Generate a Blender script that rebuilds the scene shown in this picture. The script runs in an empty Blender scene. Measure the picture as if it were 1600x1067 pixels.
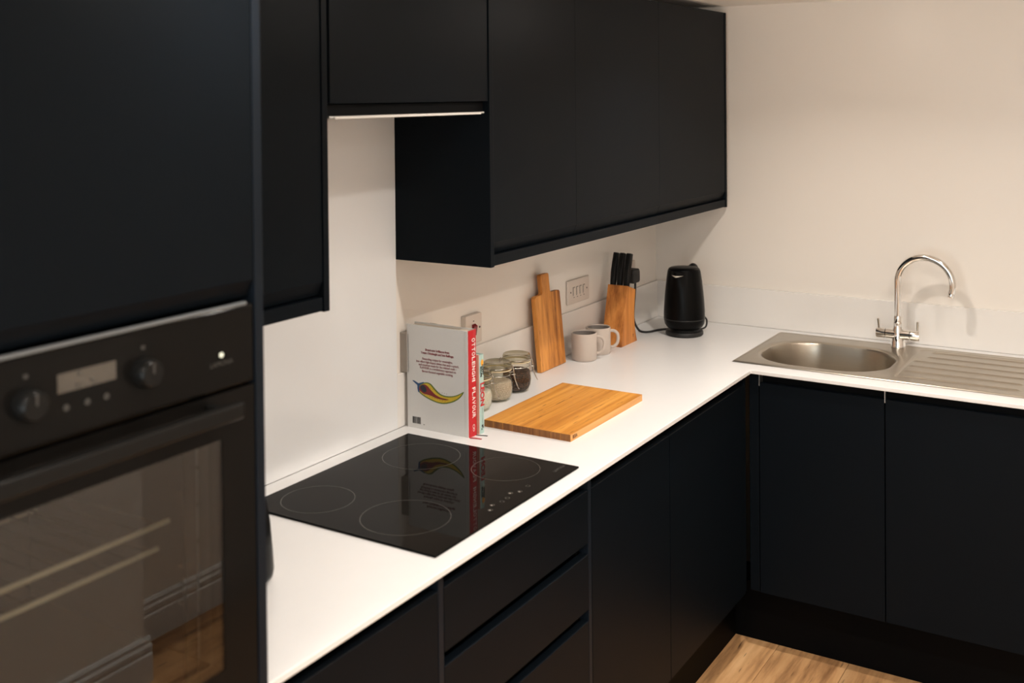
import bpy, bmesh, math, random
from mathutils import Vector, Matrix

random.seed(7)
scene = bpy.context.scene
COL = scene.collection
WZ = 0.92            # height of the worktop above the floor; all z below are measured from the worktop top
FL = -0.92           # floor
CE = 1.24            # ceiling

# ------------------------------------------------------------------ camera
CAM = dict(loc=(-4.0332, -1.8079, 0.8985), yaw=0.5539, pitch=-0.0151, roll=-0.0093, f=1692.2, py=175.6)
def make_camera():
    c = bpy.data.cameras.new('camera'); o = bpy.data.objects.new('camera', c); COL.objects.link(o)
    ya, pi, ro = CAM['yaw'], CAM['pitch'], CAM['roll']
    w = Vector((math.cos(ya)*math.cos(pi), math.sin(ya)*math.cos(pi), math.sin(pi)))
    r = Vector((math.sin(ya), -math.cos(ya), 0)); u = r.cross(w)
    r2 = r*math.cos(ro) + u*math.sin(ro); u2 = u*math.cos(ro) - r*math.sin(ro)
    m = Matrix(((r2.x, u2.x, -w.x), (r2.y, u2.y, -w.y), (r2.z, u2.z, -w.z)))
    l = CAM['loc']
    o.matrix_world = Matrix.Translation((l[0], l[1], l[2]+WZ)) @ m.to_4x4()
    c.sensor_width = 36; c.lens = CAM['f']/1600*36
    c.shift_y = (CAM['py']-533.5)/1600
    c.clip_start = 0.05
    c.dof.use_dof = True; c.dof.focus_distance = 3.35; c.dof.aperture_fstop = 3.5
    scene.camera = o
make_camera()

# ------------------------------------------------------------------ light set-up
EXPOSURE = 0.18
LAMP_POWER = {-.81: (4.6, 2.5, 1.5, 2.0), -1.60: (1.9, 12.5, 2.6, 6.0)}   # downward beam of each lamp by row, W
BULB_FILL_POWER = 1.3        # all-round fill light added under each downlight, W
LAMP_COLOR = (1.0, 0.925, 0.845)
SKY_STRENGTH = 4.5
scene.view_settings.view_transform = 'Standard'
scene.view_settings.look = 'None'
scene.view_settings.gamma = 1.0
scene.view_settings.use_curve_mapping = False
scene.view_settings.exposure = EXPOSURE
wd = bpy.data.worlds.new('sky'); scene.world = wd; wd.use_nodes = True
bg = wd.node_tree.nodes['Background']
bg.inputs[0].default_value = (0.90, 0.95, 1.0, 1); bg.inputs[1].default_value = SKY_STRENGTH
# daylight through the unseen far-left window, widened for fill (portal that guides the sky light)
pl = bpy.data.lights.new('window_portal', 'AREA'); pl.shape = 'RECTANGLE'; pl.size = 1.5; pl.size_y = 1.8
pl.cycles.is_portal = True
po = bpy.data.objects.new('window_portal', pl); COL.objects.link(po)
po.location = (-5.22, -1.10, 0.40+WZ); po.rotation_euler = (0, -math.pi/2, 0)

# ------------------------------------------------------------------ materials
MATS = {}
def nodes_of(name):
    m = bpy.data.materials.new(name); m.use_nodes = True
    nt = m.node_tree; b = nt.nodes['Principled BSDF']
    MATS[name] = m
    return m, nt, b
def plain(name, col, rough=0.5, metal=0.0, spec=0.5, var=0.04, scale=40.0, bump=0.0, coat=0.0):
    """principled material with a faint procedural mottling and optional fine relief"""
    m, nt, b = nodes_of(name)
    tc = nt.nodes.new('ShaderNodeTexCoord'); ns = nt.nodes.new('ShaderNodeTexNoise')
    ns.inputs['Scale'].default_value = scale; ns.inputs['Detail'].default_value = 3
    nt.links.new(tc.outputs['Object'], ns.inputs['Vector'])
    mx = nt.nodes.new('ShaderNodeMix'); mx.data_type = 'RGBA'
    mx.inputs[6].default_value = tuple(c*(1-var) for c in col)+(1,)
    mx.inputs[7].default_value = tuple(min(1, c*(1+var)) for c in col)+(1,)
    nt.links.new(ns.outputs['Fac'], mx.inputs[0]); nt.links.new(mx.outputs[2], b.inputs['Base Color'])
    b.inputs['Roughness'].default_value = rough; b.inputs['Metallic'].default_value = metal
    b.inputs['Specular IOR Level'].default_value = spec
    b.inputs['Coat Weight'].default_value = coat; b.inputs['Coat Roughness'].default_value = 0.05
    if bump:
        bp = nt.nodes.new('ShaderNodeBump'); bp.inputs['Strength'].default_value = bump; bp.inputs['Distance'].default_value = 0.002
        nt.links.new(ns.outputs['Fac'], bp.inputs['Height']); nt.links.new(bp.outputs['Normal'], b.inputs['Normal'])
    return m
def wood(name, c1, c2, c3, axis='X', fine=60.0, stretch=0.03, rough=0.45, strips=0.0, rnd=False, spots=True):
    m, nt, b = nodes_of(name); N = nt.nodes; L = nt.links
    tc = N.new('ShaderNodeTexCoord'); mp = N.new('ShaderNodeMapping')
    sc = [1, 1, 1]; sc['XYZ'.index(axis)] = stretch
    mp.inputs['Scale'].default_value = sc
    if rnd:
        oi = N.new('ShaderNodeObjectInfo'); ad = N.new('ShaderNodeVectorMath'); ad.operation = 'MULTIPLY_ADD'
        cb = N.new('ShaderNodeCombineXYZ')
        for k in range(3): L.new(oi.outputs['Random'], cb.inputs[k])
        L.new(cb.outputs[0], ad.inputs[0]); ad.inputs[1].default_value = (37, 53, 11); L.new(tc.outputs['Object'], ad.inputs[2])
        L.new(ad.outputs[0], mp.inputs['Vector'])
    else:
        L.new(tc.outputs['Object'], mp.inputs['Vector'])
    n1 = N.new('ShaderNodeTexNoise'); n1.inputs['Scale'].default_value = fine; n1.inputs['Detail'].default_value = 6
    n1.inputs['Roughness'].default_value = 0.65
    L.new(mp.outputs[0], n1.inputs['Vector'])
    n2 = N.new('ShaderNodeTexNoise'); n2.inputs['Scale'].default_value = fine*0.22; n2.inputs['Detail'].default_value = 4
    n2.inputs['Distortion'].default_value = 0.8
    L.new(mp.outputs[0], n2.inputs['Vector'])
    r1 = N.new('ShaderNodeValToRGB'); e = r1.color_ramp.elements
    e[0].position = 0.37; e[0].color = c3+(1,); e[1].position = 0.63; e[1].color = c1+(1,)
    k = r1.color_ramp.elements.new(0.50); k.color = c2+(1,)
    mxf = N.new('ShaderNodeMix'); mxf.inputs[0].default_value = 0.5
    L.new(n1.outputs['Fac'], mxf.inputs[2]); L.new(n2.outputs['Fac'], mxf.inputs[3]); L.new(mxf.outputs[0], r1.inputs[0])
    last = r1.outputs[0]
    if spots:   # short dark flecks of the grain
        mp2 = N.new('ShaderNodeMapping'); s2 = [1, 1, 1]; s2['XYZ'.index(axis)] = 0.10; mp2.inputs['Scale'].default_value = s2
        L.new(tc.outputs['Object'], mp2.inputs['Vector'])
        n3 = N.new('ShaderNodeTexNoise'); n3.inputs['Scale'].default_value = fine*2.2; n3.inputs['Detail'].default_value = 2
        L.new(mp2.outputs[0], n3.inputs['Vector'])
        r3 = N.new('ShaderNodeValToRGB'); r3.color_ramp.elements[0].position = 0.66; r3.color_ramp.elements[1].position = 0.74
        r3.color_ramp.elements[0].color = (0, 0, 0, 1); r3.color_ramp.elements[1].color = (1, 1, 1, 1)
        L.new(n3.outputs['Fac'], r3.inputs[0])
        mx = N.new('ShaderNodeMix'); mx.data_type = 'RGBA'; mx.inputs[7].default_value = tuple(v*0.5 for v in c3)+(1,)
        L.new(last, mx.inputs[6]); L.new(r3.outputs[0], mx.inputs[0]); last = mx.outputs[2]
    if rnd:
        hs = N.new('ShaderNodeHueSaturation'); mr = N.new('ShaderNodeMapRange')
        mr.inputs['To Min'].default_value = 0.82; mr.inputs['To Max'].default_value = 1.12
        L.new(oi.outputs['Random'], mr.inputs[0]); L.new(mr.outputs[0], hs.inputs['Value']); L.new(last, hs.inputs['Color']); last = hs.outputs[0]
    L.new(last, b.inputs['Base Color']); b.inputs['Roughness'].default_value = rough
    b.inputs['Specular IOR Level'].default_value = 0.35
    bp = N.new('ShaderNodeBump'); bp.inputs['Strength'].default_value = 0.12; bp.inputs['Distance'].default_value = 0.001
    L.new(n1.outputs['Fac'], bp.inputs['Height']); L.new(bp.outputs['Normal'], b.inputs['Normal'])
    return m
def thin_glass(name, tint, ior=1.5, rough=0.0, extra=0.0):
    m, nt, b = nodes_of(name); N = nt.nodes; L = nt.links
    N.remove(b); out = N['Material Output']
    tr = N.new('ShaderNodeBsdfTransparent'); tr.inputs[0].default_value = tint+(1,)
    gl = N.new('ShaderNodeBsdfGlossy'); gl.inputs['Roughness'].default_value = rough; gl.inputs[0].default_value = (1, 1, 1, 1)
    fr = N.new('ShaderNodeFresnel'); ge = N.new('ShaderNodeNewGeometry'); mi = N.new('ShaderNodeMix')   # same reflectance from both sides of the thin sheet
    mi.inputs[2].default_value = ior; mi.inputs[3].default_value = 1/ior
    L.new(ge.outputs['Backfacing'], mi.inputs[0]); L.new(mi.outputs[0], fr.inputs[0])
    mx = N.new('ShaderNodeMixShader')
    if extra:
        ad = N.new('ShaderNodeMath'); ad.operation = 'ADD'; ad.use_clamp = True; ad.inputs[1].default_value = extra
        L.new(fr.outputs[0], ad.inputs[0]); L.new(ad.outputs[0], mx.inputs[0])
    else:
        L.new(fr.outputs[0], mx.inputs[0])
    L.new(tr.outputs[0], mx.inputs[1]); L.new(gl.outputs[0], mx.inputs[2]); L.new(mx.outputs[0], out.inputs[0])
    return m
def emit(name, col, s):
    m, nt, b = nodes_of(name)
    b.inputs['Base Color'].default_value = (0, 0, 0, 1)
    b.inputs['Emission Color'].default_value = col+(1,); b.inputs['Emission Strength'].default_value = s
    return m
def granular(name, c1, c2, scale):
    m, nt, b = nodes_of(name); N = nt.nodes; L = nt.links
    tc = N.new('ShaderNodeTexCoord'); v = N.new('ShaderNodeTexVoronoi'); v.inputs['Scale'].default_value = scale
    L.new(tc.outputs['Object'], v.inputs['Vector'])
    r = N.new('ShaderNodeValToRGB'); r.color_ramp.elements[0].color = c1+(1,); r.color_ramp.elements[1].color = c2+(1,)
    sx = N.new('ShaderNodeSeparateColor'); L.new(v.outputs['Color'], sx.inputs[0]); L.new(sx.outputs[0], r.inputs[0])
    L.new(r.outputs[0], b.inputs['Base Color']); b.inputs['Roughness'].default_value = 0.8
    bp = N.new('ShaderNodeBump'); bp.inputs['Strength'].default_value = 0.9; bp.inputs['Distance'].default_value = 0.003
    L.new(v.outputs['Distance'], bp.inputs['Height']); L.new(bp.outputs['Normal'], b.inputs['Normal'])
    return m
def brushed(name, col, rough, axis):
    m, nt, b = nodes_of(name); N = nt.nodes; L = nt.links
    tc = N.new('ShaderNodeTexCoord'); mp = N.new('ShaderNodeMapping'); s = [220, 220, 220]; s['XYZ'.index(axis)] = 6
    mp.inputs['Scale'].default_value = s; L.new(tc.outputs['Object'], mp.inputs['Vector'])
    ns = N.new('ShaderNodeTexNoise'); ns.inputs['Scale'].default_value = 1; ns.inputs['Detail'].default_value = 3
    L.new(mp.outputs[0], ns.inputs['Vector'])
    n2 = N.new('ShaderNodeTexNoise'); n2.inputs['Scale'].default_value = 22; L.new(tc.outputs['Object'], n2.inputs['Vector'])
    mr = N.new('ShaderNodeMapRange'); mr.inputs['To Min'].default_value = rough*0.95; mr.inputs['To Max'].default_value = rough*1.12
    L.new(n2.outputs['Fac'], mr.inputs[0]); L.new(mr.outputs[0], b.inputs['Roughness'])
    b.inputs['Base Color'].default_value = col+(1,); b.inputs['Metallic'].default_value = 1
    cr = N.new('ShaderNodeMix'); cr.data_type = 'RGBA'; cr.inputs[6].default_value = tuple(c*.93 for c in col)+(1,); cr.inputs[7].default_value = tuple(c*1.07 for c in col)+(1,)
    L.new(ns.outputs['Fac'], cr.inputs[0]); L.new(cr.outputs[2], b.inputs['Base Color'])
    return m

M = MATS
plain('wall_paint', (0.865, 0.81, 0.745), 0.32, spec=0.35, var=0.012, scale=3)
plain('ceiling_paint', (0.92, 0.88, 0.82), 0.7, var=0.01, scale=3)
plain('worktop_white', (0.855, 0.855, 0.855), 0.26, spec=0.45, var=0.012, scale=25)
plain('upstand_white', (0.85, 0.818, 0.78), 0.26, spec=0.45, var=0.01, scale=25)
plain('splash_white', (0.825, 0.835, 0.845), 0.22, spec=0.45, var=0.01, scale=8)
plain('skirting_paint', (0.72, 0.70, 0.67), 0.35, var=0.01)
plain('navy_matt', (0.0039, 0.0060, 0.0086), 0.42, spec=0.06, var=0.06, scale=9, bump=0.02)
plain('navy_carcass', (0.0022, 0.0027, 0.0034), 0.6, spec=0.08, var=0.05)
plain('navy_edge', (0.008, 0.012, 0.018), 0.40, spec=0.12, var=0.05)
plain('plinth_navy', (0.0022, 0.0024, 0.0028), 0.55, spec=0.05, var=0.05)
plain('black_ceramic', (0.0055, 0.0052, 0.005), 0.03, spec=0.05, var=0.02)
plain('hob_mark', (0.062, 0.058, 0.053), 0.3, var=0.02)
plain('hob_mark_bright', (0.50, 0.47, 0.42), 0.3, var=0.02)
plain('oven_black', (0.007, 0.0065, 0.006), 0.10, spec=0.08, var=0.03)
plain('oven_handle_black', (0.008, 0.0078, 0.0075), 0.25, spec=0.15, var=0.03)
plain('oven_display', (0.085, 0.075, 0.062), 0.25, spec=0.5, var=0.05, scale=300)
plain('oven_print', (0.045, 0.043, 0.040), 0.4, var=0.02)
plain('oven_enamel', (0.020, 0.018, 0.016), 0.35, var=0.15, scale=60)
thin_glass('oven_glass', (0.74, 0.73, 0.70), 1.58)
plain('oven_trim', (0.20, 0.22, 0.235), 0.35, metal=0.6, var=0.03)
plain('rack_pale', (0.50, 0.47, 0.36), 0.4, var=0.05)
plain('alu', (0.70, 0.72, 0.73), 0.35, metal=1.0, var=0.03)
plain('alu_pale', (0.80, 0.80, 0.78), 0.4, metal=0.0, var=0.02)
plain('chrome', (0.88, 0.87, 0.85), 0.06, metal=1.0, var=0.01)
plain('wire_steel', (0.55, 0.52, 0.47), 0.22, metal=1.0, var=0.02)
brushed('sink_steel', (0.47, 0.425, 0.36), 0.31, 'Y')
plain('kettle_black', (0.0025, 0.0025, 0.0026), 0.30, spec=0.10, var=0.05)
plain('rubber_black', (0.008, 0.008, 0.008), 0.5, var=0.05)
plain('handle_black', (0.006, 0.006, 0.006), 0.42, spec=0.2, var=0.05)
plain('handle_cap', (0.09, 0.09, 0.085), 0.35, metal=0.4, var=0.05)
plain('spout_glint_pale', (0.62, 0.57, 0.50), 0.3, var=0.03)
plain('water_window', (0.36, 0.35, 0.33), 0.25, var=0.1)
plain('mug_clay', (0.55, 0.47, 0.41), 0.42, spec=0.4, var=0.03, scale=70)
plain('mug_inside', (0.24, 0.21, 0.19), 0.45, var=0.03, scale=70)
plain('socket_white', (0.70, 0.62, 0.55), 0.35, var=0.01)
plain('socket_shaded', (0.34, 0.30, 0.26), 0.4, var=0.02)  # white plate darkened so the box looks like its shaded side
plain('socket_brass', (0.60, 0.53, 0.46), 0.35, metal=0.35, var=0.02)
plain('socket_dark', (0.04, 0.035, 0.03), 0.5, var=0.02)
plain('switch_red', (0.20, 0.008, 0.012), 0.3, var=0.05)
plain('cover_grey', (0.68, 0.675, 0.66), 0.55, var=0.03, scale=350, bump=0.05)
plain('page_cream', (0.70, 0.63, 0.53), 0.8, var=0.10, scale=500)
plain('spine_red', (0.52, 0.010, 0.018), 0.42, var=0.03)
plain('print_red', (0.20, 0.010, 0.020), 0.6, var=0.02)
plain('print_white', (0.85, 0.82, 0.78), 0.5, var=0.01)
plain('print_black', (0.012, 0.013, 0.014), 0.6, var=0.02)
plain('print_grey', (0.26, 0.36, 0.35), 0.6, var=0.02)
plain('cover_teal', (0.40, 0.56, 0.52), 0.5, var=0.02)
plain('cover_pink', (0.66, 0.36, 0.27), 0.55, var=0.03)
plain('print_orange', (0.85, 0.38, 0.03), 0.5, var=0.03)
plain('chilli_green', (0.115, 0.17, 0.02), 0.5, var=0.12, scale=300)
plain('chilli_yellow', (0.60, 0.42, 0.02), 0.5, var=0.08, scale=300)
plain('chilli_red', (0.20, 0.010, 0.012), 0.5, var=0.1, scale=300)
plain('chilli_navy', (0.012, 0.015, 0.03), 0.5, var=0.05)
plain('chilli_blue', (0.015, 0.07, 0.19), 0.5, var=0.05)
plain('ribbon_red', (0.40, 0.008, 0.02), 0.6, var=0.1, scale=300)
plain('ribbon_dark', (0.010, 0.016, 0.015), 0.6, var=0.1, scale=300)
thin_glass('jar_glass', (0.93, 0.93, 0.88), 1.40)
thin_glass('jar_lid_glass', (0.66, 0.64, 0.54), 1.5)
plain('jar_gasket', (0.72, 0.62, 0.42), 0.5, var=0.03)
granular('coffee_grains', (0.012, 0.006, 0.003), (0.085, 0.035, 0.016), 260)
granular('sugar_grains', (0.50, 0.41, 0.32), (0.70, 0.60, 0.49), 420)
granular('salt_grains', (0.80, 0.77, 0.68), (0.90, 0.87, 0.80), 420)
wood('bamboo_x', (0.86, 0.42, 0.090), (0.70, 0.30, 0.052), (0.46, 0.165, 0.022), 'X', 55, 0.035)
wood('bamboo_end', (0.30, 0.125, 0.035), (0.20, 0.075, 0.02), (0.11, 0.038, 0.010), 'Z', 90, 0.10, spots=False)
wood('bamboo_side', (0.86, 0.50, 0.20), (0.74, 0.39, 0.125), (0.60, 0.27, 0.07), 'X', 55, 0.035, spots=False)
wood('bamboo_z', (0.80, 0.36, 0.085), (0.62, 0.245, 0.05), (0.26, 0.080, 0.014), 'Z', 60, 0.03)
wood('block_wood', (0.74, 0.31, 0.080), (0.58, 0.215, 0.050), (0.28, 0.085, 0.018), 'Z', 75, 0.045, spots=False)
wood('floor_oak', (0.78, 0.48, 0.235), (0.62, 0.34, 0.15), (0.26, 0.125, 0.052), 'X', 30, 0.11, rough=0.5, rnd=True)
plain('board_brand', (0.14, 0.045, 0.012), 0.6)
plain('grout_dark', (0.02, 0.014, 0.010), 0.8)
plain('window_frame_white', (0.8, 0.8, 0.8), 0.35, var=0.01)
thin_glass('window_glass', (0.96, 0.98, 0.97), 1.45)
emit('lamp_glow', (1.0, 0.85, 0.68), 12)
emit('led_dot', (1.0, 0.95, 0.70), 1.1)

# ------------------------------------------------------------------ mesh helpers
def box(bm, x0, x1, y0, y1, z0, z1):
    vs = [bm.verts.new((x, y, z)) for z in (z0, z1) for y in (y0, y1) for x in (x0, x1)]
    for f in ((0, 2, 3, 1), (4, 5, 7, 6), (0, 1, 5, 4), (2, 6, 7, 3), (0, 4, 6, 2), (1, 3, 7, 5)):
        bm.faces.new([vs[i] for i in f])
    return vs
def B(*a):
    bm = bmesh.new(); box(bm, *a); return bm
def boxes(*lst):
    bm = bmesh.new()
    for a in lst: box(bm, *a)
    return bm
def prism(bm, prof, a, b, axis):
    """profile extruded along an axis: X -> profile (y,z); Y -> (x,z); Z -> (x,y)"""
    def P(p, t):
        return {'X': (t, p[0], p[1]), 'Y': (p[0], t, p[1]), 'Z': (p[0], p[1], t)}[axis]
    A = [bm.verts.new(P(p, a)) for p in prof]; Bv = [bm.verts.new(P(p, b)) for p in prof]
    n = len(prof)
    bm.faces.new(A); bm.faces.new(Bv[::-1])
    for i in range(n):
        bm.faces.new((A[i], Bv[i], Bv[(i+1) % n], A[(i+1) % n]))
def PR(prof, a, b, axis):
    bm = bmesh.new(); prism(bm, prof, a, b, axis); return bm
def lathe(bm, prof, cx, cy, n=40, cap0=True, cap1=True):
    """profile of (radius, z) turned about a vertical axis"""
    rings = []
    for r, z in prof:
        if r < 1e-6: rings.append([bm.verts.new((cx, cy, z))])
        else: rings.append([bm.verts.new((cx+r*math.cos(2*math.pi*k/n), cy+r*math.sin(2*math.pi*k/n), z)) for k in range(n)])
    for a, b in zip(rings, rings[1:]):
        for k in range(n):
            k2 = (k+1) % n
            if len(a) == 1 and len(b) == 1: continue
            if len(a) == 1: bm.faces.new((a[0], b[k2], b[k]))
            elif len(b) == 1: bm.faces.new((a[k], a[k2], b[0]))
            else: bm.faces.new((a[k], a[k2], b[k2], b[k]))
    if cap0 and len(rings[0]) > 1: bm.faces.new(rings[0][::-1])
    if cap1 and len(rings[-1]) > 1: bm.faces.new(rings[-1])
def LA(prof, cx, cy, n=40, **k):
    bm = bmesh.new(); lathe(bm, prof, cx, cy, n, **k); return bm
def spline(pts, n=8, closed=False):
    P = [Vector(p) for p in pts]; out = []
    m = len(P)
    rng = m if closed else m-1
    for i in range(rng):
        if closed: a, b, c, d = P[(i-1) % m], P[i], P[(i+1) % m], P[(i+2) % m]
        else: a, b, c, d = P[max(i-1, 0)], P[i], P[i+1], P[min(i+2, m-1)]
        for k in range(n):
            t = k/n
            out.append(0.5*((2*b)+(c-a)*t+(2*a-5*b+4*c-d)*t*t+(3*b-a-3*c+d)*t**3))
    if not closed: out.append(P[-1])
    return out
def tube(bm, pts, rad, n=12, closed=False, flat=None):
    P = [Vector(p) for p in pts]; m = len(P)
    R = rad if isinstance(rad, (list, tuple)) else [rad]*m
    T = []
    for i in range(m):
        if closed: t = P[(i+1) % m]-P[(i-1) % m]
        else: t = P[min(i+1, m-1)]-P[max(i-1, 0)]
        T.append(t.normalized())
    ref = Vector((0, 0, 1)) if abs(T[0].z) < 0.9 else Vector((1, 0, 0))
    nrm = (ref-T[0]*ref.dot(T[0])).normalized(); rings = []
    for i in range(m):
        nrm = (nrm-T[i]*nrm.dot(T[i])).normalized(); bi = T[i].cross(nrm)
        rings.append([bm.verts.new(P[i]+(nrm*math.cos(2*math.pi*k/n)+bi*math.sin(2*math.pi*k/n)*(flat or 1))*R[i]) for k in range(n)])
    rr = list(zip(rings, rings[1:]))
    if closed: rr.append((rings[-1], rings[0]))
    for a, b in rr:
        for k in range(n):
            bm.faces.new((a[k], a[(k+1) % n], b[(k+1) % n], b[k]))
    if not closed:
        bm.faces.new(rings[0][::-1]); bm.faces.new(rings[-1])
def TU(pts, rad, n=12, **k):
    bm = bmesh.new(); tube(bm, pts, rad, n, **k); return bm
def cells_solid(bm, xs, ys, keep, z0, z1):
    """solid slab made of the grid cells for which keep(i, j) holds"""
    V = {}
    def v(i, j, z):
        if (i, j, z) not in V: V[(i, j, z)] = bm.verts.new((xs[i], ys[j], z))
        return V[(i, j, z)]
    K = {(i, j) for i in range(len(xs)-1) for j in range(len(ys)-1) if keep(i, j)}
    for i, j in K:
        bm.faces.new((v(i, j, z1), v(i+1, j, z1), v(i+1, j+1, z1), v(i, j+1, z1)))
        bm.faces.new((v(i, j, z0), v(i, j+1, z0), v(i+1, j+1, z0), v(i+1, j, z0)))
        for (di, dj, a, b) in ((-1, 0, (i, j+1), (i, j)), (1, 0, (i+1, j), (i+1, j+1)), (0, -1, (i, j), (i+1, j)), (0, 1, (i+1, j+1), (i, j+1))):
            if (i+di, j+dj) not in K:
                bm.faces.new((v(*a, z0), v(*b, z0), v(*b, z1), v(*a, z1)))
def bevel_all(bm, w, seg=2):
    bmesh.ops.recalc_face_normals(bm, faces=bm.faces)
    ed = [e for e in bm.edges if len(e.link_faces) == 2 and e.calc_face_angle(0) > math.radians(25)]
    bmesh.ops.bevel(bm, geom=ed, offset=w, segments=seg, profile=0.5, affect='EDGES', clamp_overlap=True)
    return bm
def rot_bm(bm, mat):
    bmesh.ops.transform(bm, matrix=mat, verts=bm.verts); return bm

# ------------------------------------------------------------------ scene-graph helpers
ROOT = {}
def thing(name, label, cat, base, group=None):
    o = bpy.data.objects.new(name, None); COL.objects.link(o); o.empty_display_size = 0.05
    o.location = (base[0], base[1], base[2]+WZ); ROOT[o.name] = Vector(base)
    o['label'] = label; o['category'] = cat
    if group: o['group'] = group
    return o
def obj(name, bm, mat, parent=None, bevel=0.0, seg=2, smooth=False, base=None, label=None):
    if bevel: bevel_all(bm, bevel, seg)
    bmesh.ops.recalc_face_normals(bm, faces=bm.faces)
    if parent is not None:
        org = ROOT[parent.name]
    else:
        if base is None:
            xs = [v.co.x for v in bm.verts]; ys = [v.co.y for v in bm.verts]; zs = [v.co.z for v in bm.verts]
            base = ((min(xs)+max(xs))/2, (min(ys)+max(ys))/2, min(zs))
        org = Vector(base)
    bmesh.ops.translate(bm, vec=-org, verts=bm.verts)
    me = bpy.data.meshes.new(name); bm.to_mesh(me); bm.free()
    if smooth:
        for p in me.polygons: p.use_smooth = True
        me.set_sharp_from_angle(angle=math.radians(35))
    for m in (mat if isinstance(mat, (list, tuple)) else [mat]): me.materials.append(MATS[m])
    o = bpy.data.objects.new(name, me); COL.objects.link(o); ROOT[o.name] = org
    if parent is not None: o.parent = parent
    else: o.location = org+Vector((0, 0, WZ))
    if label: o['label'] = label
    return o
def tag(o, label, cat, group=None, kind=None):
    if label: o['label'] = label
    if cat: o['category'] = cat
    if group: o['group'] = group
    if kind: o['kind'] = kind
    return o
def struct(o):
    o['kind'] = 'structure'; return o
def text_bm(body, size, u, v, origin, extr=0.0002, align='CENTER', bold=0.0, xs=1.0):
    """flat lettering: u = reading direction, v = up direction of the letters"""
    c = bpy.data.curves.new('t', 'FONT'); c.body = body; c.size = size; c.align_x = align; c.align_y = 'CENTER'
    c.offset = bold; c.extrude = extr; c.resolution_u = 3
    o = bpy.data.objects.new('t', c); COL.objects.link(o)
    dg = bpy.context.evaluated_depsgraph_get(); me = bpy.data.meshes.new_from_object(o.evaluated_get(dg))
    bm = bmesh.new(); bm.from_mesh(me)
    bpy.data.objects.remove(o); bpy.data.meshes.remove(me); bpy.data.curves.remove(c)
    u = Vector(u).normalized(); v = Vector(v).normalized(); w = u.cross(v)
    m = Matrix(((u.x*xs, v.x, w.x, origin[0]), (u.y*xs, v.y, w.y, origin[1]), (u.z*xs, v.z, w.z, origin[2]), (0, 0, 0, 1)))
    rot_bm(bm, m); return bm
def merge(*bms):
    out = bmesh.new()
    for b in bms:
        me = bpy.data.meshes.new('x'); b.to_mesh(me); b.free(); out.from_mesh(me); bpy.data.meshes.remove(me)
    return out

# ================================================================== SETTING
XL, XR, YF = -5.20, 0.012, -2.385      # end wall, sink wall, opposite wall
YP, XP = -2.18, -1.79                  # the thicker stretch of the opposite wall and its end
YB = 0.012
WX = (-5.32, -5.20)
struct(obj('wall_back', B(XL-.12, XR+.12, YB, YB+.12, FL-.1, CE+.1), 'wall_paint'))
struct(obj('wall_right', B(XR, XR+.12, YF-.12, YB+.12, FL-.1, CE+.1), 'wall_paint'))
struct(obj('wall_front', boxes((XP, XR+.12, YF-.12, YF, FL-.1, CE+.1), (XL-.12, XP, YF-.12, YP, FL-.1, CE+.1)), 'wall_paint'))
wy0, wy1, wz0, wz1 = -2.0, -0.2, -0.35, 1.15
struct(obj('wall_left', boxes((*WX, YF-.12, wy0, FL-.1, CE+.1), (*WX, wy1, YB+.12, FL-.1, CE+.1), (*WX, wy0, wy1, FL-.1, wz0), (*WX, wy0, wy1, wz1, CE+.1)), 'wall_paint'))
struct(obj('ceiling', B(XL-.12, XR+.12, YF-.12, YB+.12, CE, CE+.1), 'ceiling_paint'))
w1 = struct(obj('window_1', boxes((-5.29, -5.23, wy0, wy0+.06, wz0, wz1), (-5.29, -5.23, wy1-.06, wy1, wz0, wz1), (-5.29, -5.23, wy0, wy1, wz0, wz0+.06),
                                  (-5.29, -5.23, wy0, wy1, wz1-.06, wz1), (-5.285, -5.235, -1.13, -1.07, wz0, wz1)), 'window_frame_white', bevel=.004))
obj('pane', B(-5.262, -5.258, wy0+.05, -1.12, wz0+.05, wz1-.05), 'window_glass', w1)
obj('pane', B(-5.262, -5.258, -1.08, wy1-.05, wz0+.05, wz1-.05), 'window_glass', w1)
obj('window_sill', B(-5.24, -5.15, wy0-.04, wy1+.04, wz0-.03, wz0), 'window_frame_white', w1, bevel=.004)
# floor: sub-floor slab with single oak planks running along the room
fl = struct(obj('floor', B(XL-.12, XR+.12, YF-.12, YB+.12, FL-.1, FL-.004), 'grout_dark'))
PWID, PLEN = 0.228, 1.32
ref = {}
row = 0; y = -0.45
while y > YF-.02:
    x = XL - (row*0.43 % PLEN)
    while x < -0.45:
        a, b_ = max(x, XL), min(x+PLEN, -0.45)
        if b_-a > .02:
            key = round(b_-a, 4)
            if key not in ref:
                o = obj('plank', B(-key/2+.0007, key/2-.0007, -PWID/2+.0007, PWID/2-.0007, -.004, 0), 'floor_oak', fl, bevel=.0008, seg=1)
                bpy.context.view_layer.update()
                ref[key] = o.data
                o.data.transform(Matrix.Translation(ROOT['floor']))
            else:
                o = bpy.data.objects.new('plank', ref[key]); COL.objects.link(o); o.parent = fl
            o.location = Vector(((a+b_)/2, y-PWID/2, FL))-ROOT['floor']
        x += PLEN
    y -= PWID; row += 1
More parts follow.
